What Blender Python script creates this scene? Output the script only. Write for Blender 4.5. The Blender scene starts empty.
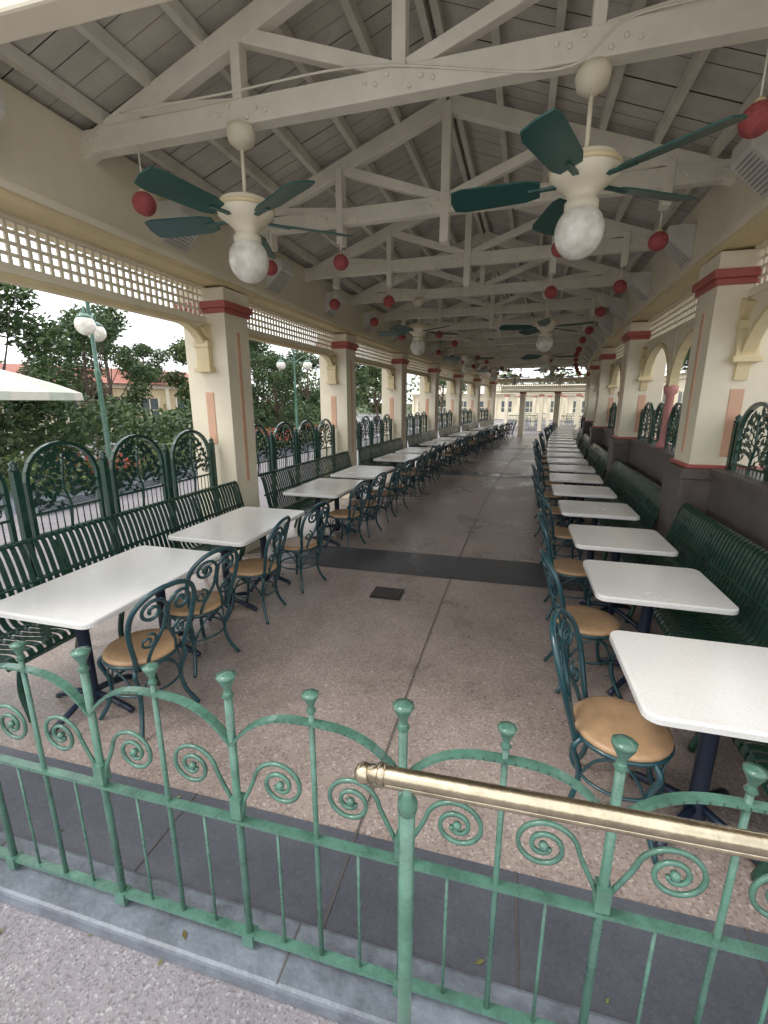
import bpy, math, random
from mathutils import Vector, Matrix
random.seed(7)
sc=bpy.context.scene
K=0.0037; YM=26.0
def off(y):
    if y<=0: return 0.0
    if y<YM: return K*y*y
    return K*YM*YM+2*K*YM*(y-YM)
def head(y):
    return -math.atan(2*K*max(0,min(y,YM)))
CX=-0.77
# ---------------- materials ----------------
def newmat(name):
    m=bpy.data.materials.new(name); m.use_nodes=True
    nt=m.node_tree; b=nt.nodes['Principled BSDF']; return m,nt,b
def mat(name,col,rough=.5,metal=0.,var=.15,scale=3.,bump=.0,bscale=60.,coat=0.):
    m,nt,b=newmat(name); N=nt.nodes; L=nt.links
    geo=N.new('ShaderNodeNewGeometry')
    n=N.new('ShaderNodeTexNoise'); n.inputs['Scale'].default_value=scale; n.inputs['Detail'].default_value=4; n.inputs['Roughness'].default_value=.7
    L.new(geo.outputs['Position'],n.inputs['Vector'])
    r=N.new('ShaderNodeValToRGB'); r.color_ramp.elements[0].position=.3; r.color_ramp.elements[1].position=.7
    c=Vector(col)
    r.color_ramp.elements[0].color=(*[max(0,x*(1-var)) for x in c],1)
    r.color_ramp.elements[1].color=(*[min(1,x*(1+var*.5)) for x in c],1)
    L.new(n.outputs['Fac'],r.inputs['Fac']); L.new(r.outputs['Color'],b.inputs['Base Color'])
    mr=N.new('ShaderNodeMapRange'); mr.inputs[3].default_value=max(.02,rough-.1); mr.inputs[4].default_value=min(1,rough+.12)
    L.new(n.outputs['Fac'],mr.inputs[0]); L.new(mr.outputs[0],b.inputs['Roughness'])
    b.inputs['Metallic'].default_value=metal
    if coat: b.inputs['Coat Weight'].default_value=coat
    if bump:
        n2=N.new('ShaderNodeTexNoise'); n2.inputs['Scale'].default_value=bscale; n2.inputs['Detail'].default_value=2
        L.new(geo.outputs['Position'],n2.inputs['Vector'])
        bp=N.new('ShaderNodeBump'); bp.inputs['Strength'].default_value=bump; bp.inputs['Distance'].default_value=.01
        L.new(n2.outputs['Fac'],bp.inputs['Height']); L.new(bp.outputs[0],b.inputs['Normal'])
    return m
def speckle(name,c1,c2,c3,scale,rough,stain=.3,bump=.3,sstain=.7,rvar=.13):
    m,nt,b=newmat(name); N=nt.nodes; L=nt.links
    geo=N.new('ShaderNodeNewGeometry')
    v=N.new('ShaderNodeTexVoronoi'); v.inputs['Scale'].default_value=scale
    L.new(geo.outputs['Position'],v.inputs['Vector'])
    sep=N.new('ShaderNodeSeparateColor'); L.new(v.outputs['Color'],sep.inputs[0])
    r=N.new('ShaderNodeValToRGB'); e=r.color_ramp.elements
    e[0].position=.0; e[0].color=(*c1,1); e[1].position=1; e[1].color=(*c3,1)
    x=e.new(.35); x.color=(*c2,1); x=e.new(.86); x.color=(*c2,1)
    L.new(sep.outputs[0],r.inputs['Fac'])
    n=N.new('ShaderNodeTexNoise'); n.inputs['Scale'].default_value=sstain; n.inputs['Detail'].default_value=7; n.inputs['Roughness'].default_value=.72
    L.new(geo.outputs['Position'],n.inputs['Vector'])
    mr=N.new('ShaderNodeMapRange'); mr.inputs[1].default_value=.3; mr.inputs[2].default_value=.7; mr.inputs[3].default_value=1-stain; mr.inputs[4].default_value=1+stain*.35
    L.new(n.outputs['Fac'],mr.inputs[0])
    mx=N.new('ShaderNodeMix'); mx.data_type='RGBA'; mx.blend_type='MULTIPLY'; mx.inputs[0].default_value=1
    L.new(r.outputs['Color'],mx.inputs[6]); L.new(mr.outputs[0],mx.inputs[7]); L.new(mx.outputs[2],b.inputs['Base Color'])
    m2=N.new('ShaderNodeMapRange'); m2.inputs[1].default_value=.35; m2.inputs[2].default_value=.65; m2.inputs[3].default_value=max(.03,rough-rvar); m2.inputs[4].default_value=rough+rvar
    L.new(n.outputs['Fac'],m2.inputs[0]); L.new(m2.outputs[0],b.inputs['Roughness'])
    if bump:
        bp=N.new('ShaderNodeBump'); bp.inputs['Strength'].default_value=bump; bp.inputs['Distance'].default_value=.003
        L.new(v.outputs['Distance'],bp.inputs['Height']); L.new(bp.outputs[0],b.inputs['Normal'])
    return m
def leafmat(name,c1,c2,tr=.3):
    m,nt,b=newmat(name); N=nt.nodes; L=nt.links
    geo=N.new('ShaderNodeNewGeometry')
    r=N.new('ShaderNodeValToRGB'); e=r.color_ramp.elements
    e[0].color=(*c1,1); e[1].color=(*c2,1)
    L.new(geo.outputs['Random Per Island'],r.inputs['Fac'])
    L.new(r.outputs['Color'],b.inputs['Base Color']); b.inputs['Roughness'].default_value=.45
    t=N.new('ShaderNodeBsdfTranslucent'); L.new(r.outputs['Color'],t.inputs['Color'])
    ms=N.new('ShaderNodeMixShader'); ms.inputs[0].default_value=tr
    L.new(b.outputs[0],ms.inputs[1]); L.new(t.outputs[0],ms.inputs[2]); L.new(ms.outputs[0],N['Material Output'].inputs['Surface'])
    return m
M={}
M['cream']=mat('cream_paint',(.83,.76,.59),.5,var=.10,scale=1.5)
M['gold']=mat('yellow_cream_paint',(.76,.64,.38),.5,var=.12)
M['white']=mat('truss_paint',(.85,.80,.68),.5,var=.13,scale=2.5)
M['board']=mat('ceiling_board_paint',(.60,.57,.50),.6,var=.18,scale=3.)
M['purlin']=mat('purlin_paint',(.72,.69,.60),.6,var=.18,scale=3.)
M['roofblock']=mat('light_block_brown',(.25,.12,.1),.6)  # dark colour of the sheets added above the boards to block light
M['red']=mat('red_trim_paint',(.46,.12,.10),.45,var=.15)
M['salmon']=mat('salmon_paint',(.70,.42,.28),.5,var=.12)
M['pink']=mat('pink_paint',(.58,.26,.24),.5)
M['fence']=mat('fence_green_paint',(.085,.195,.145),.27,var=.4,scale=9,bump=.15,bscale=90,coat=.35)
M['teal']=mat('chair_teal_paint',(.011,.056,.068),.28,var=.25,scale=8,coat=.3)
M['dgreen']=mat('bench_green_paint',(.013,.055,.038),.28,var=.25,scale=5,coat=.25)
M['fan']=mat('fan_blade_green',(.02,.095,.08),.33,var=.2)
M['seat']=mat('tan_vinyl',(.44,.28,.155),.42,var=.2,scale=12)
M['blue']=mat('pedestal_blue',(.010,.020,.042),.35)
M['brass']=mat('brass',(.58,.50,.36),.24,metal=1.,var=.35,scale=16,bump=.08)
M['plinth']=mat('plinth_brown',(.13,.11,.10),.5,var=.35,scale=4)
M['dark']=mat('dark_metal',(.02,.02,.022),.5)
M['grille']=mat('grille_grey',(.42,.41,.38),.5)
M['joint']=mat('joint',(.10,.088,.08),.8)
M['lantern']=mat('red_lantern',(.40,.085,.085),.7,var=.35,scale=40,bump=.4,bscale=60)
M['vent']=mat('vent_white',(.70,.68,.62),.5)
M['curb']=mat('curb_paint',(.175,.20,.235),.42,var=.5,scale=5,bump=.3,bscale=50)
M['bark']=mat('bark',(.14,.10,.075),.9,var=.4,scale=6)
M['canvas']=mat('umbrella_canvas',(.62,.60,.52),.8)
M['canvas2']=mat('umbrella_stripe',(.48,.52,.44),.8)
M['yellow']=mat('yellow_stucco',(.70,.58,.36),.7)
M['rooftile']=mat('red_roof',(.38,.15,.11),.7,var=.3)
M['glass']=mat('window_glass',(.12,.14,.15),.15)
M['grass']=mat('grass',(.06,.09,.03),.9,var=.5,scale=4)
M['floor']=speckle('aggregate_floor',(.24,.19,.17),(.38,.31,.275),(.55,.48,.44),105,.34,.42,.25,.8)
M['pave']=speckle('rough_concrete',(.17,.155,.165),(.265,.245,.26),(.40,.38,.395),130,.75,.35,.4)
M['band']=speckle('dark_band',(.092,.098,.118),(.108,.115,.138),(.13,.137,.16),120,.36,.4,.1)
M['midband']=speckle('dark_band_worn',(.066,.066,.072),(.080,.081,.088),(.10,.10,.11),120,.34,.4,.1)
M['table']=speckle('table_solid_surface',(.69,.68,.65),(.78,.77,.74),(.81,.80,.78),240,.22,.07,0,1.5,.06)
M['leaf']=leafmat('leaf',(.015,.045,.015),(.11,.17,.06))
M['leaf2']=leafmat('leaf_light',(.03,.06,.02),(.15,.20,.07))
M['flower']=leafmat('flower_red',(.35,.03,.02),(.65,.14,.10))
M['dry']=leafmat('fallen_leaf',(.16,.10,.04),(.22,.26,.08))
m,nt,b=newmat('globe_glass'); b.inputs['Roughness'].default_value=.12
n=nt.nodes.new('ShaderNodeTexNoise'); n.inputs['Scale'].default_value=12; n.inputs['Detail'].default_value=3; r=nt.nodes.new('ShaderNodeValToRGB')
r.color_ramp.elements[0].position=.35; r.color_ramp.elements[0].color=(.66,.62,.53,1); r.color_ramp.elements[1].position=.65; r.color_ramp.elements[1].color=(.90,.88,.80,1)
geo=nt.nodes.new('ShaderNodeNewGeometry'); nt.links.new(geo.outputs['Position'],n.inputs['Vector'])
nt.links.new(n.outputs['Fac'],r.inputs[0]); nt.links.new(r.outputs[0],b.inputs['Base Color']); M['globe']=m
b.inputs['Subsurface Weight'].default_value=0
# ---------------- mesh builder ----------------
class MB:
    def __init__(s): s.v=[];s.f=[];s.m=[];s.s=[]
    def add(s,vs,fs,mat,smooth=False):
        o=len(s.v); s.v+= [tuple(p) for p in vs]
        for f in fs: s.f.append([i+o for i in f]); s.m.append(mat); s.s.append(smooth)
    def box(s,c,d,mat,R=None):
        x,y,z=[q/2 for q in d]
        vs=[Vector(p) for p in [(-x,-y,-z),(x,-y,-z),(x,y,-z),(-x,y,-z),(-x,-y,z),(x,-y,z),(x,y,z),(-x,y,z)]]
        if R is not None: vs=[R@p for p in vs]
        vs=[p+Vector(c) for p in vs]
        s.add(vs,[(0,3,2,1),(4,5,6,7),(0,1,5,4),(1,2,6,5),(2,3,7,6),(3,0,4,7)],mat)
    def beam(s,a,b,w,h,mat,up=(0,0,1)):
        a=Vector(a);b=Vector(b);d=(b-a).normalized();u=Vector(up)
        sd=d.cross(u).normalized(); u=sd.cross(d)
        vs=[]
        for p in (a,b):
            for i,j in ((-1,-1),(1,-1),(1,1),(-1,1)): vs.append(p+sd*i*w/2+u*j*h/2)
        s.add(vs,[(3,2,1,0),(4,5,6,7),(0,1,5,4),(1,2,6,5),(2,3,7,6),(3,0,4,7)],mat)
    def tube(s,pts,r,mat,n=6,closed=False,r2=None):
        pts=[Vector(p) for p in pts]; N=len(pts); fr=None; vs=[]
        for i,p in enumerate(pts):
            if closed: t=(pts[(i+1)%N]-pts[i-1])
            else: t=pts[min(i+1,N-1)]-pts[max(i-1,0)]
            if t.length<1e-9: t=Vector((0,0,1))
            t.normalize()
            if fr is None:
                a=Vector((0,0,1)) if abs(t.z)<.9 else Vector((1,0,0))
                fr=t.cross(a).normalized()
            else:
                fr=(fr-t*fr.dot(t)); 
                fr=fr.normalized() if fr.length>1e-6 else t.orthogonal().normalized()
            bn=t.cross(fr)
            rr=r if r2 is None else r+(r2-r)*i/(N-1)
            for k in range(n):
                an=2*math.pi*k/n; vs.append(p+fr*math.cos(an)*rr+bn*math.sin(an)*rr)
        fs=[]
        for i in range(N if closed else N-1):
            for k in range(n):
                a=i*n+k;b=i*n+(k+1)%n;c=((i+1)%N)*n+(k+1)%n;d=((i+1)%N)*n+k
                fs.append((a,b,c,d))
        if not closed: fs+= [tuple(range(n-1,-1,-1)),tuple((N-1)*n+k for k in range(n))]
        s.add(vs,fs,mat,True)
    def lathe(s,prof,c,mat,n=16,smooth=True):
        vs=[];c=Vector(c)
        for r,z in prof:
            for k in range(n):
                an=2*math.pi*k/n; vs.append(c+Vector((r*math.cos(an),r*math.sin(an),z)))
        fs=[]
        for i in range(len(prof)-1):
            for k in range(n): fs.append((i*n+k,i*n+(k+1)%n,(i+1)*n+(k+1)%n,(i+1)*n+k))
        if prof[0][0]>1e-4: fs.append(tuple(range(n-1,-1,-1)))
        if prof[-1][0]>1e-4: fs.append(tuple((len(prof)-1)*n+k for k in range(n)))
        s.add(vs,fs,mat,smooth)
    def sphere(s,c,r,mat,n=16,sz=1.,m=10):
        s.lathe([(max(1e-5,r*math.sin(math.pi*i/m)),-r*sz*math.cos(math.pi*i/m)) for i in range(m+1)],c,mat,n)
    def prism(s,poly,d,mat):
        a=[Vector(p) for p in poly]; d=Vector(d); n=len(a)
        s.add(a+[p+d for p in a],[tuple(range(n-1,-1,-1)),tuple(range(n,2*n))]+[(i,(i+1)%n,n+(i+1)%n,n+i) for i in range(n)],mat)
    def mesh(s,name,bend=False):
        me=bpy.data.meshes.new(name)
        v=[(x+off(y),y,z) for x,y,z in s.v] if bend else s.v
        me.from_pydata(v,[],s.f)
        used=[]
        for k in s.m:
            if k not in used: used.append(k)
        for k in used: me.materials.append(M[k])
        me.polygons.foreach_set('material_index',[used.index(k) for k in s.m])
        me.polygons.foreach_set('use_smooth',s.s)
        me.update(); return me
def fixn(me):
    import bmesh
    bm=bmesh.new(); bm.from_mesh(me); bmesh.ops.recalc_face_normals(bm,faces=bm.faces); bm.to_mesh(me); bm.free()
def obj(name,me,loc=(0,0,0),rz=0,parent=None,bevel=0):
    o=bpy.data.objects.new(name,me); sc.collection.objects.link(o); o.location=loc; o.rotation_euler=(0,0,rz)
    if parent: o.parent=parent
    if bevel:
        b=o.modifiers.new('bevel','BEVEL'); b.width=bevel; b.segments=2; b.limit_method='ANGLE'
    return o
def empty(name,loc=(0,0,0)):
    e=bpy.data.objects.new(name,None); sc.collection.objects.link(e); e.location=loc; return e
def place(name,me,x,y,rz=0,z=0,**k):
    return obj(name,me,(x+off(y),y,z),rz+head(y),**k)
def spiral(c,r0,r1,a0,turns,n,ax):
    out=[]
    for i in range(n+1):
        t=i/n; r=r0+(r1-r0)*t**.8; a=a0+turns*2*math.pi*t
        u=r*math.cos(a); w=r*math.sin(a)
        out.append((c[0]+u,c[1],c[2]+w) if ax=='xz' else (c[0],c[1]+u,c[2]+w))
    return out
def smooth(pts,n=6):
    P=[Vector(p) for p in pts]; P=[P[0]*2-P[1]]+P+[P[-1]*2-P[-2]]; out=[]
    for i in range(1,len(P)-2):
        for k in range(n):
            t=k/n; a,b,c,d=P[i-1:i+3]
            out.append(.5*((2*b)+(c-a)*t+(2*a-5*b+4*c-d)*t*t+(3*b-a-3*c+d)*t**3))
    out.append(P[-2]); return out
# ---------------- ground ----------------
Y0,Y1=1.12,27.3
def sheet(name,x0,x1,y0,y1,z,mat,bend=False,seg=1.0):
    b=MB(); n=max(1,int((y1-y0)/seg)) if bend else 1
    for i in range(n):
        a=y0+(y1-y0)*i/n; c=y0+(y1-y0)*(i+1)/n
        b.add([(x0,a,z),(x1,a,z),(x1,c,z),(x0,c,z)],[(0,1,2,3)],mat)
    return obj(name,b.mesh(name,bend))
sheet('ground',-400,400,-200,600,-.06,'grass')
sheet('pavement',-30,30,-15,70,-.03,'pave')
sheet('pavilion_floor',-3.75,2.4,Y0,Y1,0,'floor',True)
b=MB()
def bstrip(x0,x1,y0,y1,z,m):
    n=max(1,int((y1-y0)/1.5))
    for i in range(n):
        a=y0+(y1-y0)*i/n; c=y0+(y1-y0)*(i+1)/n
        b.add([(x0,a,z),(x1,a,z),(x1,c,z),(x0,c,z)],[(0,1,2,3)],m)
bstrip(-3.75,2.4,1.12,1.52,.004,'band')
for yy in (4.6,11.8,19.0): bstrip(-2.7,1.3,yy,yy+.75,.004,'midband')
obj('floor_dark_band',b.mesh('band',True))
b=MB()
for x in (-.53,): bstrip(x-.004,x+.004,1.12,27,.008,'joint')
for y in (8.2,10.0,15.4,17.2,22.6,24.4): bstrip(-3.7,2.3,y-.005,y+.005,.0085,'joint')
for x in (-1.35,.15,.95): bstrip(x-.0035,x+.0035,1.12,1.52,.0082,'joint')
obj('floor_joint',b.mesh('joint',True))
b=MB(); b.box((0,0,.008),(.30,.26,.008),'dark')
for i in range(9): b.box((-.12+i*.03,0,.0135),(.012,.22,.004),'joint')
obj('floor_drain',b.mesh('drain'),(-1.02,4.05,0))
b=MB()
b.box((-.4,1.02,0),(8.2,.2,.07),'curb')
obj('kerb',b.mesh('kerb'),bevel=.014)
b=MB()
for x in (-1.95,-.6,.8,2.2): b.box((x,1.02,.0355),(.006,.18,.002),'joint')
obj('kerb_joint',b.mesh('kj'))
b=MB(); rnd=random.Random(21)
for _ in range(46):
    x=rnd.uniform(-3.2,1.2); y=rnd.choice((rnd.uniform(.3,1.2),rnd.uniform(1.2,6))); z=.012 if y>1.12 else (.042 if y>.92 else -.022)
    a=rnd.uniform(0,6); l=rnd.uniform(.008,.02)
    u=Vector((math.cos(a),math.sin(a),rnd.uniform(0,.25)))*l; v=Vector((-math.sin(a),math.cos(a),rnd.uniform(0,.3)))*l*.45
    c=Vector((x,y,z)); b.add([c-u,c+v,c+u,c-v],[(0,1,2,3)],'dry')
obj('fallen_leaves',b.mesh('fl'))
# ---------------- pavilion ----------------
pav=empty('dining_pavilion')
HW=2.42
def zr(x): return 4.74-.36*abs(x)
b=MB(); y=1.2
while y<Y1+.4:
    g=random.uniform(-.003,.003)
    for s in (-1,1):
        x0,x1=0.0,3.45*s
        vs=[(CX+x0,y+.003,zr(x0)+g),(CX+x1,y+.003,zr(x1)+g),(CX+x1,y+.147,zr(x1)+g),(CX+x0,y+.147,zr(x0)+g)]
        b.add(vs,[(0,1,2,3)],'board')
    y+=.15
obj('ceiling_boards',b.mesh('boards',True),parent=pav)
b=MB()
for k in range(28):
    a=1.15+k*.96; c=a+.96
    for s in (-1,1):
        for dz in (.02,.1):
            b.add([(CX,a,zr(0)+dz),(CX+3.5*s,a,zr(3.5)+dz),(CX+3.5*s,c,zr(3.5)+dz),(CX,c,zr(0)+dz)],[(0,1,2,3)],'roofblock')
obj('roof_light_block',b.mesh('roofc',True),parent=pav)  # unseen solid sheets added above the ceiling boards to block light
b=MB()
for k in range(15):
    a=1.2+k*1.8; c=a+1.8
    for s in (-1,1):
        for x in (.05,.48,.92,1.36,1.80,2.24,2.75,3.3):
            b.beam((CX+s*x,a,zr(x)-.055),(CX+s*x,c,zr(x)-.055),.055,.09,'purlin')
obj('purlins',b.mesh('purlins',True),parent=pav)
zc=lambda x:4.575-.36*abs(x)
def mktruss(kind):
    b=MB(); TZ=3.735
    b.box((0,0,TZ),(2*HW+.1,.10,.15),'white')
    lo=3.66 if kind==0 else 3.47
    dq=.096 if kind==0 else .13
    for s in (-1,1):
        b.beam((0,0.002,zc(0)),(s*2.95,.002,zc(2.95)),.088,.14,'white',up=(0,0,1))
        for q in (1.1,1.93):
            l2=3.70 if kind==0 else lo+(.03 if q>1.5 else 0)
            b.box((s*q,0,(zc(q)+l2)/2),(.07,dq,zc(q)-l2-.02),'white')
        b.beam((s*.05,0,3.81),(s*1.06,0,zc(1.06)-.03),.07,.085,'white')
        b.beam((s*1.14,0,3.79),(s*1.9,0,zc(1.9)-.02),.07,.08,'white')
    l2=3.70 if kind==0 else 3.40
    b.box((0,0,(zc(0)+l2)/2),(.085,dq+.005,zc(0)-l2),'white')
    for cx in (-2.2,-1.1,0,1.1,2.2):
        for dx,dz in ((-.14,0),(-.07,.04),(.14,0),(.07,-.04),(-.21,.02),(.21,-.02)):
            b.tube([(cx+dx,-.048,TZ+dz),(cx+dx,-.064,TZ+dz)],.015,'white',8)
    me=b.mesh('truss%d'%kind); fixn(me); return me
tr0=mktruss(0); tr1=mktruss(1)
ty=[1.4+1.8*i for i in range(15)]
for i,y in enumerate(ty):
    place('truss_%d'%i,tr0 if i%3==1 else tr1,CX,y,parent=pav,bevel=.008)
b=MB(); b.tube(smooth([(-2.0,-.06,3.83),(-1.2,-.08,3.815),(-.2,-.06,3.83),(.9,-.07,3.64),(1.3,-.08,3.82),(2.3,-.06,3.82)],8),.007,'white',5)
obj('conduit',b.mesh('conduit'),(CX+off(3.2),3.2,0),parent=pav)
b=MB(); b.box((CX,1.36,3.06),(5.2,.10,.15),'cream')
obj('front_fascia',b.mesh('ff'),parent=pav,bevel=.01)
cols=[1.4+3.6*i for i in range(8)]
WX,WY=.56,.46
def column(zb,s):
    b=MB()
    b.box((0,0,(zb+2.86)/2),(WX,WY,2.86-zb),'cream')
    b.box((0,0,2.915),(WX+.10,WY+.10,.07),'red'); b.box((0,0,2.855),(WX+.05,WY+.05,.05),'red')
    b.box((0,0,3.02),(WX+.04,WY+.04,.14),'cream')
    if zb>.5:
        b.box((0,0,zb+.01),(WX+.05,WY+.05,.035),'red')
        b.box((0,0,zb/2-.005),(WX+.12,WY+.1,zb-.01),'plinth')
        b.box((0,0,zb-.06),(WX+.15,WY+.14,.09),'plinth')
    else:
        b.box((0,0,.15),(WX+.05,WY+.05,.3),'cream')
    z0=zb+.12 if zb>.5 else .9
    for (dx,dy) in ((1,0),(-1,0),(0,1),(0,-1)):
        if dx: b.box((dx*(WX/2+.002),0,(z0+2.65)/2),(.012,.065,2.65-z0),'salmon')
        else:
            p=WY/2+.002
            b.box((0,dy*p,(1.95+1.4)/2+.0),(.11,.012,.60),'salmon')
    for dy in (-1,1):
        w=WY
        b.box((0,dy*(w/2+.045),2.50),(.2,.09,.07),'gold')
        b.box((0,dy*(w/2+.035),2.36),(.17,.07,.26),'gold')
        b.box((0,dy*(w/2+.05),2.22),(.22,.10,.05),'gold')
        b.prism([(-.09,dy*w/2,2.54),(-.09,dy*(w/2+.02),2.54),(-.09,dy*(w/2+.16),2.66),(-.09,dy*w/2,2.72)],(.18,0,0),'gold')
    me=b.mesh('column'); fixn(me); return me
cl=column(0,-1); cr=column(1.27,1)
XL=CX-HW-.25; XR=CX+HW+.25
for i,y in enumerate(cols):
    place('column_left_%d'%i,cl,XL,y,parent=pav,bevel=.012)
    place('column_right_%d'%i,cr,XR,y,parent=pav,bevel=.012)
BL=3.6-WY
def bay(side,L=BL):
    b=MB(); 
    for k in range(5): b.box((0,L/2,2.79+k*.075),(.022,L,.022),'cream')
    n=int(L/.075)
    for k in range(n+1): b.box((0.001,k*L/n,2.94),(.018,.024,.30),'cream')
    b.box((0,L/2,3.12),(.12,L,.06),'cream')
    b.box((0,L/2,2.755),(.09,L,.06),'cream')
    def arch(y0,y1,zs,r,zt):
        pts=[]
        for i in range(9):
            a=math.pi/2*i/8; pts.append((y0+r-r*math.cos(a),zs+(zt-zs)*math.sin(a)))
        for i in range(9):
            a=math.pi/2*(1-i/8); pts.append((y1-r+r*math.cos(a),zs+(zt-zs)*math.sin(a)))
        for (a,c) in zip(pts[:-1],pts[1:]):
            if math.hypot(c[0]-a[0],c[1]-a[1])<1e-4: continue
            b.beam((0,a[0],a[1]),(0,c[0],c[1]),.10,.045,'gold' )
            b.prism([(-.03,a[0],a[1]),(-.03,c[0],c[1]),(-.03,c[0],2.73),(-.03,a[0],2.73)],(.06,0,0),'cream')
    if side<0: arch(.0,L,2.28,.42,2.70)
    else:
        arch(.0,L/2-.05,2.05,.74,2.66); arch(L/2+.05,L,2.05,.74,2.66)
        b.box((0,L/2,2.4),(.085,.11,.68),'cream')
        b.lathe([(.085,1.27),(.085,1.33),(.055,1.36),(.05,1.95),(.08,1.98),(.09,2.06),(.07,2.08)],(0,L/2,0),'pink',14)
    me=b.mesh('valance'); fixn(me); return me
vl=bay(-1); vr=bay(1)
for i,y in enumerate(cols[:-1]):
    for me,x,nm in ((vl,XL,'left'),(vr,XR,'right')):
        ya=y+WY/2; yb=ya+BL; rz=-math.atan((off(yb)-off(ya))/BL)
        obj('valance_%s_%d'%(nm,i),me,(x+off(ya),ya,0),rz,parent=pav)
b=MB()
for k in range(15):
    a=1.2+k*1.8; c=min(a+1.8,Y1+.2)
    for s in (-1,1):
        xi=CX+s*HW; m=.45
        b.beam((xi+s*(m/2),a,3.49),(xi+s*(m/2),c,3.49),m,.66,'cream')
        b.beam((xi+s*(m/2-.035),a,3.185),(xi+s*(m/2-.035),c,3.185),m+.07,.05,'cream')
        b.beam((xi+s*(m/2-.02),a,3.135),(xi+s*(m/2-.02),c,3.135),m+.035,.05,'gold')
obj('upper_walls',b.mesh('uw',True),parent=pav)
b=MB()
for y in cols[:-1]:
    a=y+.26; n=3
    for k in range(n):
        p=a+(3.08)*k/n; q=a+3.08*(k+1)/n
        b.beam((XR+.05,p,.61),(XR+.05,q,.61),.3,1.22,'plinth'); b.beam((XR+.05,p,1.245),(XR+.05,q,1.245),.36,.05,'plinth')
obj('low_wall',b.mesh('lw',True),parent=pav)
b=MB()
b.prism([(0,-.16,-.14),(0,-.16,.20),(.24,-.16,.20),(.24,-.16,.09)],(0,.32,0),'vent')
e1=Vector((.24,0,.23)); nrm=Vector((.23,0,-.24)).normalized()*.004
for k in range(9):
    q=.12+.76*k/8
    c0=Vector((0,0,-.14))+e1*q+nrm
    b.beam(c0+Vector((0,-.13,0)),c0+Vector((0,.13,0)),.010,.006,'grille')
vent=b.mesh('vent'); fixn(vent)
for i in range(14):
    y=2.3+1.8*i
    place('vent_l_%d'%i,vent,CX-HW,y,0,3.42,parent=pav)
    place('vent_r_%d'%i,vent,CX+HW,y,math.pi,3.42,parent=pav)
b=MB(); 
for k in range(5): b.box((0,0,2.5+k*.1),(4.84,.03,.03),'cream')
for k in range(49): b.box((-2.4+k*.1,0.001,2.7),(.03,.025,.44),'cream')
b.box((0,0,2.42),(4.84,.1,.08),'cream'); b.box((0,0,3.03),(4.84,.14,.2),'cream')
for x in (-.9,.9): b.box((x,0,1.2),(.26,.26,2.4),'cream'); b.box((x,0,2.36),(.34,.34,.08),'red')
me=b.mesh('endf'); place('end_fascia',me,CX,26.6,parent=pav)
# ---------------- fans / lanterns ----------------
b=MB()
b.lathe([(.001,3.66),(.085,3.66),(.095,3.62),(.085,3.57),(.03,3.53)][::-1],(0,0,0),'cream',18)
b.tube([(0,0,3.55),(0,0,3.20)],.013,'cream',8)
b.lathe([(.03,3.25),(.10,3.24),(.17,3.21),(.195,3.17),(.19,3.12),(.13,3.08),(.095,3.05),(.075,3.01),(.095,3.00),(.095,2.95)][::-1],(0,0,0),'cream',24)
b.lathe([(.197,3.18),(.202,3.165),(.197,3.15)][::-1],(0,0,0),'gold',24)
b.sphere((0,0,2.845),.140,'globe',26,1.05,16)
for k in range(5):
    a=2*math.pi*k/5; R=Matrix.Rotation(a,3,'Z')@Matrix.Rotation(math.radians(16),3,'X')
    out=[(.24,-.06),(.32,-.085),(.70,-.098),(.765,-.08),(.78,0),(.765,.08),(.70,.098),(.32,.085),(.24,.06)]
    vs=[R@Vector((x,y,.004))+Vector((0,0,3.10)) for x,y in out]
    b.prism(vs,R@Vector((0,0,-.010)),'fan')
    b.beam(R@Vector((.10,0,.0))+Vector((0,0,3.10)),R@Vector((.31,0,-.004))+Vector((0,0,3.097)),.035,.012,'fan')
fan=b.mesh('fan'); fixn(fan)
for i,y in enumerate(ty[1::3]):
    for j,x in enumerate((CX-1.1,CX+1.1)):
        place('ceiling_fan',fan,x,y,random.uniform(0,6) if y>4 else (math.radians(-40) if j else math.radians(-33)))
b=MB(); b.sphere((0,0,3.29),.082,'lantern',18,.95,12); b.tube([(0,0,3.36),(0,0,3.66)],.006,'white',5); b.lathe([(.02,3.365),(.03,3.37),(.02,3.385)],(0,0,0),'gold',10)
lan=b.mesh('lantern')
for i,y in enumerate(ty[1:]):
    xs=(-1.93,1.93) if i%3==0 else (-1.93,-1.1,1.1,1.93)
    for x in xs: place('red_ball_lantern',lan,CX+x,y,z=random.uniform(-.03,.02))
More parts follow.
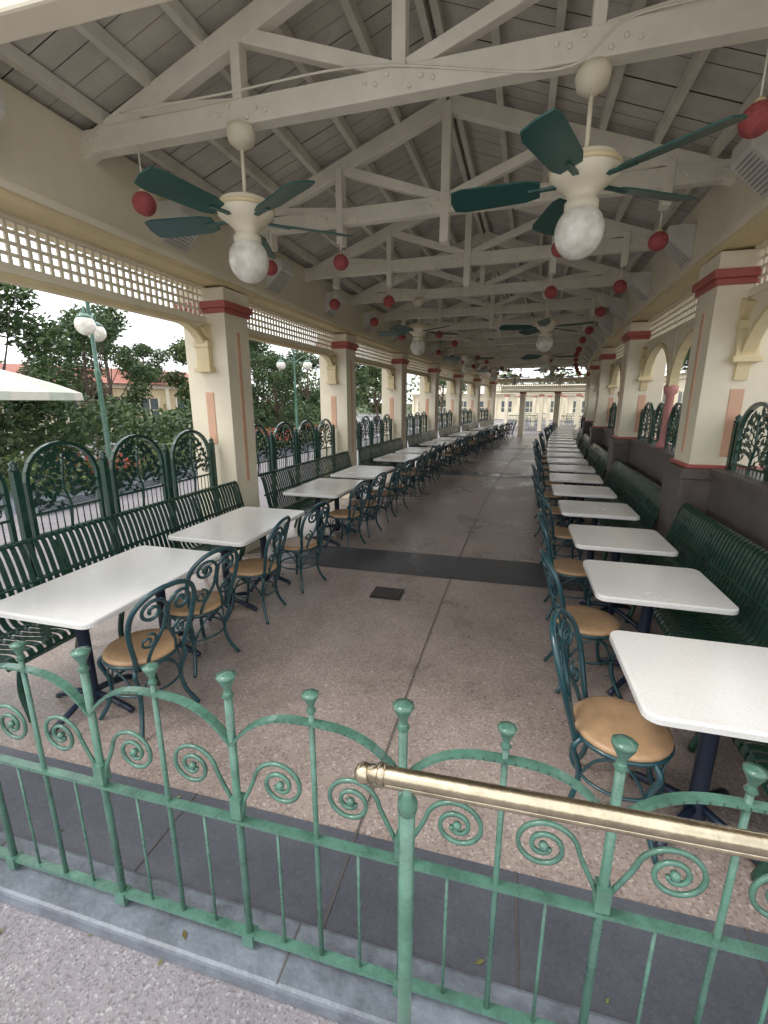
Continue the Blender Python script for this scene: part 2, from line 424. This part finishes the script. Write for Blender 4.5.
# ---------------- tables ----------------
def table(lx,ly):
    b=MB(); r=.06
    def ring(d,z):
        out=[]
        for (sx,sy,a0) in ((1,1,0),(-1,1,90),(-1,-1,180),(1,-1,270)):
            for k in range(6):
                a=math.radians(a0+18*k); out.append((sx*(lx/2-r)+(r-d)*math.cos(a),sy*(ly/2-r)+(r-d)*math.sin(a),z))
        return out
    rs=[ring(.012,.705),ring(0,.712),ring(0,.735),ring(.003,.741),ring(.010,.744)]
    vs=sum(rs,[]); n=24; fs=[]
    for i in range(4):
        for k in range(n): fs.append((i*n+k,i*n+(k+1)%n,(i+1)*n+(k+1)%n,(i+1)*n+k))
    fs.append(tuple(range(n-1,-1,-1))); fs.append(tuple(4*n+k for k in range(n)))
    b.add(vs,fs,'table')
    ps=(-ly*.27,ly*.27) if ly>1 else (0,)
    for p in ps:
        b.lathe([(.04,.02),(.045,.06),(.035,.12),(.035,.62),(.05,.66),(.05,.70)],(0,p,0),'blue',14)
        b.box((0,p,.69),(.4,.05,.02),'blue'); b.box((0,p,.685),(.05,.36,.02),'blue')
        for q in range(4):
            a=math.pi/4*(1 if ly<1 else 0)+q*math.pi/2
            d=Vector((math.cos(a),math.sin(a),0))
            b.tube([Vector((0,p,.1))+d*.02,Vector((0,p,.08))+d*.12,Vector((0,p,.035))+d*.26,Vector((0,p,.015))+d*.29],.020,'blue',6)
    return b.mesh('table')
tl=table(.76,1.2); tr=table(.74,.68)
ly=[1.66,3.1]; y=5.1
while y<24: ly+=[y,y+1.5]; y+=3.6
ry=[1.63,2.72,3.74]; y=4.87
while y<25: ry.append(y); y+=1.09
for y in ly: place('dining_table',tl,-2.41,y+.6,random.uniform(-.015,.015))
for y in ry: place('dining_table',tr,.93+random.uniform(-.02,.02),y+.33,random.uniform(-.03,.03))
# ---------------- chairs (faces +x) ----------------
b=MB()
b.lathe([(.17,.430),(.198,.434),(.205,.446),(.201,.458),(.185,.465),(.13,.466),(.001,.464)],(0,0,0),'seat',28)
b.tube([(.2*math.cos(a*math.pi/14),.2*math.sin(a*math.pi/14),.428) for a in range(28)],.011,'teal',6,True)
for sx,sy in ((1,1),(1,-1),(-1,1),(-1,-1)):
    b.tube(smooth([(sx*.14,sy*.14,.425),(sx*.165,sy*.165,.38),(sx*.135,sy*.135,.25),(sx*.15,sy*.15,.12),(sx*.195,sy*.195,.01)],5),.0135,'teal',6)
b.tube([(.19*math.cos(a*math.pi/12),.19*math.sin(a*math.pi/12),.24) for a in range(24)],.008,'teal',5,True)
for q in range(4):
    a=q*math.pi/2
    def P(t,r,z): return (r*math.cos(a+t),r*math.sin(a+t),z)
    b.tube(smooth([P(-.75,.19,.24),P(-.4,.19,.36),P(0,.19,.41),P(.4,.19,.36),P(.75,.19,.24)],4),.007,'teal',5)
def bk(y,z): return (-.16-.13*((z-.45)/.45)-.03*(1-(y/.2)**2),y,z)
hoop=[(-.15,.42),(-.165,.50),(-.19,.60),(-.205,.70),(-.19,.80),(-.13,.87),(-.06,.90),(0,.905)]
hoop=hoop+[(-y,z) for y,z in hoop[:-1][::-1]]
b.tube(smooth([bk(*p) for p in hoop],5),.0145,'teal',8)
for s in (-1,1):
    sp=spiral((0,s*.088,.775),.082,.015,(0 if s<0 else math.pi),(1.6 if s<0 else -1.6),30,'yz')
    st=[(s*.09,.45),(s*.075,.52),(s*.015,.64)]
    pts=[bk(*p) for p in st]+[bk(p[1],p[2]) for p in sp]
    b.tube(smooth(pts,2),.0105,'teal',6)
    sp=spiral((0,s*.10,.585),.055,.012,(math.pi/2),(1.4*s),22,'yz')
    b.tube([bk(p[1],p[2]) for p in sp],.008,'teal',5)
chair=b.mesh('chair')
for i,y in enumerate(ly):
    for d in (.28,.92): place('parlor_chair',chair,-2.08+random.uniform(-.05,.07),y+d+random.uniform(-.05,.05),math.pi+random.uniform(-.3,.3))
for y in ry: place('parlor_chair',chair,.61+random.uniform(-.05,.04),y+.33+random.uniform(-.05,.05),random.uniform(-.3,.3))
# ---------------- bench (faces +x) ----------------
b=MB(); L=3.06
prof=smooth([(.235,0,.385),(.262,0,.41),(.25,0,.45),(.18,0,.455),(.0,0,.43),(-.12,0,.43),(-.18,0,.48),(-.215,0,.62),(-.25,0,.78),(-.285,0,.90),(-.32,0,.935),(-.345,0,.91)],2)
n=int(L/.052)
for k in range(n+1):
    yy=-L/2+k*L/n; w=.034
    vs=[];fs=[]
    for i,p in enumerate(prof):
        t=(prof[min(i+1,len(prof)-1)]-prof[max(i-1,0)]).normalized(); nn=Vector((-t.z,0,t.x))*.0035
        for q,sg in ((-w/2,1),(w/2,1),(w/2,-1),(-w/2,-1)): vs.append(p+nn*sg+Vector((0,yy+q,0)))
    for i in range(len(prof)-1):
        for q in range(4): fs.append((i*4+q,i*4+(q+1)%4,(i+1)*4+(q+1)%4,(i+1)*4+q))
    b.add(vs,fs,'dgreen')
for x,z in ((.24,.395),(-.13,.42),(-.235,.66),(-.335,.915)): b.tube([(x,-L/2-.02,z),(x,L/2+.02,z)],.016,'dgreen',8)
for yy in (-L/2+.05,-L/4,L/4,L/2-.05):
    b.tube(smooth([(.24,yy,.39),(.20,yy,.2),(.24,yy,0.01)],5),.02,'dgreen',7)
    b.tube(smooth([(-.30,yy,.88),(-.2,yy,.5),(-.17,yy,.3),(-.25,yy,.01)],5),.02,'dgreen',7)
    b.tube([(.235,yy,.38),(-.16,yy,.40)],.016,'dgreen',6)
bench=b.mesh('bench'); fixn(bench)
for y in cols[:-1]:
    yc=y+1.8
    place('slatted_bench',bench,-2.86,yc,0,0); place('slatted_bench',bench,1.32,yc,math.pi,0)
# ---------------- screens ----------------
b=MB(); w=.60
zb=.80
arc=[(-w/2,zb)]+[(-w/2,1.22)]+[(-w/2*math.cos(math.pi*i/12),1.22+.27*math.sin(math.pi*i/12)) for i in range(1,12)]+[(w/2,1.22),(w/2,zb)]
for a,c in zip(arc,arc[1:]+arc[:1]): b.beam((0,a[0],a[1]),(0,c[0],c[1]),.03,.035,'dgreen',up=(1,0,0))
b.beam((0,-w/2,.97),(0,w/2,.97),.02,.02,'dgreen')
rr=random.Random(3)
b.tube(smooth([(0,0,zb),(0,.02,1.0),(0,-.02,1.15),(0,.01,1.40)],4),.012,'dgreen',5)
for k in range(13):
    s=1 if k%2 else -1; z=.98+.032*k; ln=min(.25,(1.5-z)*.55+.06)
    p=[(0,0,z),(0,s*ln*.4,z+.06),(0,s*ln*.8,z+.07),(0,s*ln,z+.02)]
    b.tube(smooth(p,3)+spiral((0,s*(ln-.025),z+.01),.025,.008,0 if s>0 else math.pi,-1.2*s,7,'yz'),.006,'dgreen',4)
    for q in range(8):
        yy=s*ln*(.2+.12*q); zz=z+.05+rr.uniform(-.05,.05)
        if zz>1.46-.35*abs(yy): zz-=.06
        a=rr.uniform(0,3); l=.038
        pts=[(rr.uniform(-.003,.003),yy+l*math.cos(a+t)*(1 if i%2==0 else .5),zz+l*math.sin(a+t)*(1 if i%2==0 else .5)) for i,t in enumerate((0,1.57,3.14,4.71))]
        b.add(pts,[(0,1,2,3)],'dgreen')
for k in range(9): b.tube([(0,-w/2+.06*(k+1),zb),(0,-w/2+.06*(k+1),.97)],.006,'dgreen',4)
screen=b.mesh('screen')
b=MB(); b.box((0,0,.66),(.05,.05,1.32),'dgreen'); b.lathe([(.03,1.32),(.038,1.335),(.02,1.35),(.03,1.37),(.001,1.40)],(0,0,0),'dgreen',10)
post=b.mesh('spost')
for i,y in enumerate(cols[:-1]):
    for side,x,dz in (('l',-3.42,.06),('r',XR+.03,.36)):
        e=empty('ornamental_screen',(x+off(y+1.8),y+1.8,dz)); e.rotation_euler=(0,0,head(y+1.8))
        for k in range(4): obj('panel_%d'%k,screen,(0,-1.14+k*.76,0),0,parent=e)
        for k in range(5):
            o=obj('post_%d'%k,post,(0,-1.5+k*.75,-dz if side=='l' else 0),0,parent=e)
            if side=='l': o.scale=(1,1,1.04)
# ---------------- fence ----------------
b=MB(); FY=1.01
junc=[-.74+.53*i for i in range(-5,7)]
for j in junc:
    b.tube([(j,FY,.03),(j,FY,1.03)],.0125,'fence',8)
    b.box((j,FY,.62),(.036,.036,.075),'fence'); b.box((j,FY,.07),(.04,.04,.05),'fence')
    b.lathe([(.012,1.01),(.019,1.018),(.011,1.03),(.012,1.045),(.028,1.078),(.030,1.086),(.012,1.09),(.001,1.095)],(j,FY,0),'fence',8)
    m=j+.265
    b.tube([(m,FY,.07),(m,FY,1.02)],.0085,'fence',7)
    b.lathe([(.009,1.01),(.015,1.018),(.009,1.027),(.010,1.037),(.023,1.065),(.025,1.072),(.010,1.075),(.001,1.08)],(m,FY,0),'fence',8)
    pts=[]
    for k in range(21):
        u=-1+2*k/20; pts.append((m+u*.262,FY-.002,.855+.125*(1-abs(u)**3.0)))
    for p,q in zip(pts[:-1],pts[1:]): b.beam((p[0]-.001,p[1],p[2]),(q[0]+.001,q[1],q[2]),.026,.009,'fence')
    for s in (-1,1):
        c=(m+s*.112,FY,.735)
        sp=spiral(c,.088,.016,(0 if s>0 else math.pi),(1.95 if s>0 else -1.95),48,'xz')
        st=[(m+s*.252,FY,.585),(m+s*.248,FY,.63),(m+s*.222,FY,.685)]
        b.tube(smooth(st+sp,2),.0070,'fence',6)
        b.sphere((c[0]+.0,FY,c[2]),.013,'fence',8,1,6)
        b.tube([(m+s*.1325,FY,.07),(m+s*.1325,FY,.565)],.0052,'fence',6)
b.beam((-3.5,FY,.565),(2.7,FY,.565),.026,.013,'fence'); b.beam((-3.5,FY,.085),(2.7,FY,.085),.028,.016,'fence')
obj('metal_fence',b.mesh('fence'))
# ---------------- handrail ----------------
hr=empty('brass_handrail',(0,0,0))
b=MB(); HY=.75
pts=[(-.235,HY,1.108),(-.2,HY,1.113),(.3,HY,1.127),(1.8,HY,1.172)]
b.tube(pts,.0180,'brass',28)
b.tube([(p[0]+.01,p[1],p[2]-.022) for p in pts],.009,'brass',14)
b.sphere((-.238,HY,1.106),.0215,'brass',18)
b.lathe([(.0215,-.008),(.0225,0),(.0215,.008)],(0,0,0),'brass',18)
nv=18*3
for i in range(len(b.v)-nv,len(b.v)): 
    x,y,z=b.v[i]; b.v[i]=(z-.20,HY+y,x+1.113)
obj('rail',b.mesh('rail'),parent=hr)
b=MB(); b.tube([(-.145,HY,-.03),(-.145,HY,1.05)],.0165,'fence',18); b.lathe([(.0165,1.03),(.021,1.04),(.021,1.06),(.012,1.075),(.012,1.095)],(-.145,HY,0),'fence',16)
b.lathe([(.045,-.03),(.045,-.02),(.022,-.01)],(-.145,HY,0),'fence',16)
b.tube([(1.1,HY,-.03),(1.1,HY,1.12)],.0165,'fence',16)
obj('support_posts',b.mesh('rp'),parent=hr)
# ---------------- vegetation ----------------
def crown(b,lobes,n,ls,mat,rnd):
    tot=sum(l[3]**2 for l in lobes)
    for (cx,cy,cz,r) in lobes:
        for _ in range(int(n*r*r/tot)):
            d=Vector((rnd.gauss(0,1),rnd.gauss(0,1),rnd.gauss(0,1))).normalized()
            rad=r*(rnd.random()**.33)*rnd.uniform(.8,1.15)
            p=Vector((cx,cy,cz))+Vector((d.x,d.y,d.z*.8))*rad
            u=Vector((rnd.gauss(0,1),rnd.gauss(0,1),rnd.gauss(0,.6))).normalized(); v=u.orthogonal().normalized()
            v=(v*math.cos(rnd.random()*6)+u.cross(v)*math.sin(rnd.random()*6)).normalized()
            l=ls*rnd.uniform(.6,1.3); w_=l*.42
            b.add([p-u*l/2,p+v*w_/2,p+u*l/2,p-v*w_/2],[(0,1,2,3)],mat)
def tree(seed,h,mat,n=7000,ls=.22):
    rnd=random.Random(seed); b=MB()
    b.tube(smooth([(0,0,-.1),(.05,.03,h*.2),(-.08,.05,h*.45),(.05,0,h*.8)],5),.13,'bark',9,r2=.05)
    lobes=[]
    for i in range(13):
        a=i*2.4; z=h*(.25+.68*rnd.random()); rr_=(1-abs(z/h-.55)*1.2)*h*.28
        e=Vector((rr_*math.cos(a),rr_*math.sin(a),z)); 
        b.tube(smooth([(0,0,h*.12+z*.3),e*.5+Vector((0,0,h*.10)),e],4),.045,'bark',6,r2=.012)
        lobes.append((e.x,e.y,e.z,h*rnd.uniform(.085,.15)))
    lobes.append((0,0,h*.88,h*.11))
    crown(b,lobes,n,ls,mat,rnd); return b.mesh('tree%d'%seed)
t1=tree(1,6.0,'leaf'); t2=tree(2,6.6,'leaf'); t3=tree(5,5.0,'leaf2')
for me,x,y,s,r in ((t1,-12.8,9.,.86,0),(t2,-16,15,.85,1),(t3,-13,18.5,1.,2),(t1,-20,20,1.0,3),(t2,-14,25,.9,4),(t1,-10,29,.8,5),(t3,-10,36,1,1),(t1,-15,34,1.,2),(t2,-6,46,1,3),(t1,11,30,1,1),(t3,8.5,10,.9,4),(t2,10.5,20,.9,5),(t1,-27,17,1.,.5),(t2,9.5,44,1,3),(t3,-19,9.5,1,3),(t1,9,15,.8,2),(t2,-11,21,.65,2),(t1,-24,27,1.,1),(t2,-19,30,1.,1)):
    o=obj('magnolia_tree',me,(x,y,0),r); o.scale=(s,s,s)
def hedge(name,x0,x1,y0,y1,h,mat,n,ls,seed,fl=0):
    rnd=random.Random(seed); b=MB()
    for _ in range(n):
        p=Vector((rnd.uniform(x0,x1),rnd.uniform(y0,y1),0)); hh=h*(.72+.32*math.sin(p.x*2.1+1)*math.sin(p.y*1.3)+.12*rnd.random()); p.z=hh*rnd.random()**.5
        u=Vector((rnd.gauss(0,1),rnd.gauss(0,1),rnd.gauss(0,1))).normalized(); v=u.orthogonal().normalized(); l=ls*rnd.uniform(.6,1.3)
        b.add([p-u*l/2,p+v*l*.25,p+u*l/2,p-v*l*.25],[(0,1,2,3)],'flower' if (rnd.random()<fl and p.z>hh*.7 and math.sin(p.y*1.7)+math.sin(p.y*.6+p.x)>.3) else mat)
    obj(name,b.mesh(name))
hedge('flower_bed',-9.6,-7.8,6,24,.85,'leaf2',12000,.15,4,.45)
hedge('hedge',-14,-10.8,8,32,1.9,'leaf',12000,.22,5)
hedge('hedge',5.4,6.4,3,34,1.7,'leaf',7000,.2,6)
b=MB(); b.box((-8.7,15,.06),(2.3,18.6,.24),'curb'); obj('planter_kerb',b.mesh('pk'))
rnd=random.Random(9); b=MB(); lob=[(-40+rnd.uniform(-3,3)+i*4.2,64+rnd.uniform(-4,4)-abs(i-14)*.3,rnd.uniform(2.,4.5),rnd.uniform(2.5,4)) for i in range(26)]+[(-33+rnd.uniform(-3,3),3+i*4.,rnd.uniform(1.5,3.5),rnd.uniform(2.2,3.)) for i in range(15)]
crown(b,lob,20000,.6,'leaf2',rnd); obj('distant_trees',b.mesh('dt'))
# ---------------- street lamps ----------------
b=MB()
b.lathe([(.16,0),(.16,.2),(.11,.28),(.09,.7),(.06,.8),(.05,2.4),(.07,2.5),(.045,2.6),(.04,4.0),(.06,4.05),(.02,4.2),(.001,4.35)],(0,0,0),'fence',14)
for s in (-1,1):
    b.tube(smooth([(0,0,3.5),(s*.25,0,3.75),(s*.5,0,3.85),(s*.58,0,3.7)],6),.022,'fence',7)
    b.lathe([(.05,3.70),(.14,3.64),(.16,3.60)][::-1],(s*.58,0,0),'fence',14)
    b.sphere((s*.58,0,3.46),.2,'globe',18,1.05,12)
    b.tube(spiral((s*.28,0,3.55),.1,.02,0,1.3,16,'xz'),.012,'fence',5)
lamp=b.mesh('lamp')
for x,y,r in ((-9.1,8.8,2.2),(-9.2,19.4,.4),(-10.5,30,.4)): obj('street_lamp',lamp,(x,y,0),r)
# ---------------- umbrella ----------------
b=MB(); n=16
for k in range(n):
    a0=2*math.pi*k/n;a1=2*math.pi*(k+1)/n
    rs=[(0.02,2.60),(.7,2.40),(1.25,2.22),(1.65,2.05),(1.66,1.90)]
    for (r0,z0),(r1,z1) in zip(rs[:-1],rs[1:]):
        b.add([(r0*math.cos(a0),r0*math.sin(a0),z0),(r0*math.cos(a1),r0*math.sin(a1),z0),(r1*math.cos(a1),r1*math.sin(a1),z1),(r1*math.cos(a0),r1*math.sin(a0),z1)],[(0,1,2,3)],'canvas' if k%2 else 'canvas2')
b.tube([(0,0,0),(0,0,2.70)],.025,'white',8); b.lathe([(.25,0),(.25,.06),(.04,.09)],(0,0,0),'plinth',16); b.sphere((0,0,2.72),.05,'gold',10)
um=b.mesh('umb')
for p in ((-10.1,7.0),): obj('patio_umbrella',um,(p[0],p[1],0))
# ---------------- buildings ----------------
def building(name,x,y,w,d,h,rz,wall,roof,nb=6):
    e=empty(name,(x,y,0)); e.rotation_euler=(0,0,rz)
    b=MB(); b.box((0,0,h/2),(w,d,h),wall); b.box((0,-d/2-.05,h-.15),(w+.3,.3,.25),'cream'); b.box((0,-d/2-.03,.4),(w+.1,.12,.8),'cream'); obj('walls',b.mesh('w'),parent=e)
    b=MB(); b.prism([(-w/2-.5,-d/2-.6,h),(-w/2-.5,0,h+d*.18),(-w/2-.5,d/2+.6,h),],(w+1,0,0),roof); obj('roof',b.mesh('r'),parent=e)
    b=MB(); bw=w/nb
    for k in range(nb):
        cx=-w/2+bw*(k+.5)
        b.box((cx,-d/2-.02,h*.45),(bw*.45,.08,h*.5),'glass')
        b.box((cx,-d/2-.05,h*.45),(bw*.5,.05,.06),'cream'); b.box((cx,-d/2-.07,h*.45),(.06,.05,h*.5),'cream')
        for s in (-1,1): b.box((cx+s*bw*.25,-d/2-.06,h*.45),(.1,.1,h*.55),'cream')
        b.box((cx-bw/2,-d/2-.1,h/2-.1),(.22,.22,h-.2),'cream')
    obj('windows',b.mesh('win'),parent=e); return e
building('yellow_building',-27,24,14,6,3.0,math.radians(62),'yellow','rooftile',6)
building('cream_building',14,18,40,6,3.6,math.radians(-90),'cream','cream',13)
building('cream_building',4.5,56,30,6,2.8,math.radians(-11),'cream','cream',12)
for k,(px,py) in enumerate(((off(32)-.77,32),(off(38)-.9,38))):
    e=empty('entrance_portico',(px,py,0)); e.rotation_euler=(0,0,head(32))
    b=MB()
    for q in range(6):
        x=-2.8+q*1.12; b.box((x,0,1.2),(.24,.24,2.4),'cream'); b.box((x,0,2.3),(.32,.32,.08),'red')
    b.box((0,1.5,2.65),(6.4,3.4,.45),'cream'); b.box((0,1.5,2.90),(6.7,3.6,.06),'cream')
    for q in range(5):
        x=-2.24+q*1.12
        if q!=2:
            b.box((x,.1,.62),(.8,.03,.04),'dgreen'); b.box((x,.1,1.0),(.8,.03,.04),'dgreen')
            for j in range(8): b.box((x-.35+j*.1,.1,.5),(.02,.02,1.0),'dgreen')
    obj('colonnade',b.mesh('col'),parent=e)
# ---------------- camera, light, world ----------------
cam=bpy.data.cameras.new('camera'); co=bpy.data.objects.new('camera',cam); sc.collection.objects.link(co); sc.camera=co
F=450.
cam.sensor_fit='VERTICAL'; cam.sensor_height=36; cam.lens=F/1024*36; cam.clip_start=.03; cam.clip_end=1500
co.location=(0,0,1.86); co.rotation_euler=(math.radians(90-13.7),0,math.radians(14.6))
el=55; az=235
sun=bpy.data.lights.new('sun','SUN'); so=bpy.data.objects.new('sun',sun); sc.collection.objects.link(so)
sun.energy=1.5; sun.angle=math.radians(14); sun.color=(1,.96,.9)
d=Vector((math.sin(math.radians(az))*math.cos(math.radians(el)),math.cos(math.radians(az))*math.cos(math.radians(el)),math.sin(math.radians(el))))
so.rotation_euler=d.to_track_quat('Z','Y').to_euler()
wd=bpy.data.worlds.new('World'); sc.world=wd; wd.use_nodes=True; nt=wd.node_tree; N=nt.nodes; L=nt.links
sky=N.new('ShaderNodeTexSky'); sky.sky_type='NISHITA'; sky.sun_disc=False; sky.sun_elevation=math.radians(el); sky.sun_rotation=math.radians(az)
sky.dust_density=4.; sky.air_density=1.0; sky.ozone_density=1.
tc=N.new('ShaderNodeTexCoord'); cn=N.new('ShaderNodeTexNoise'); cn.inputs['Scale'].default_value=2.5; cn.inputs['Detail'].default_value=5
L.new(tc.outputs['Generated'],cn.inputs['Vector'])
mr=N.new('ShaderNodeMapRange'); mr.inputs[1].default_value=.3; mr.inputs[2].default_value=.6; mr.inputs[3].default_value=.6; mr.inputs[4].default_value=1.
L.new(cn.outputs['Fac'],mr.inputs[0])
mx=N.new('ShaderNodeMix'); mx.data_type='RGBA'; L.new(mr.outputs[0],mx.inputs[0]); L.new(sky.outputs[0],mx.inputs[6]); mx.inputs[7].default_value=(14.5,14.7,15.0,1)
bg=N['Background']; L.new(mx.outputs[2],bg.inputs[0]); bg.inputs[1].default_value=.15
sc.view_settings.view_transform='Standard'; sc.view_settings.look='None'; sc.view_settings.exposure=0
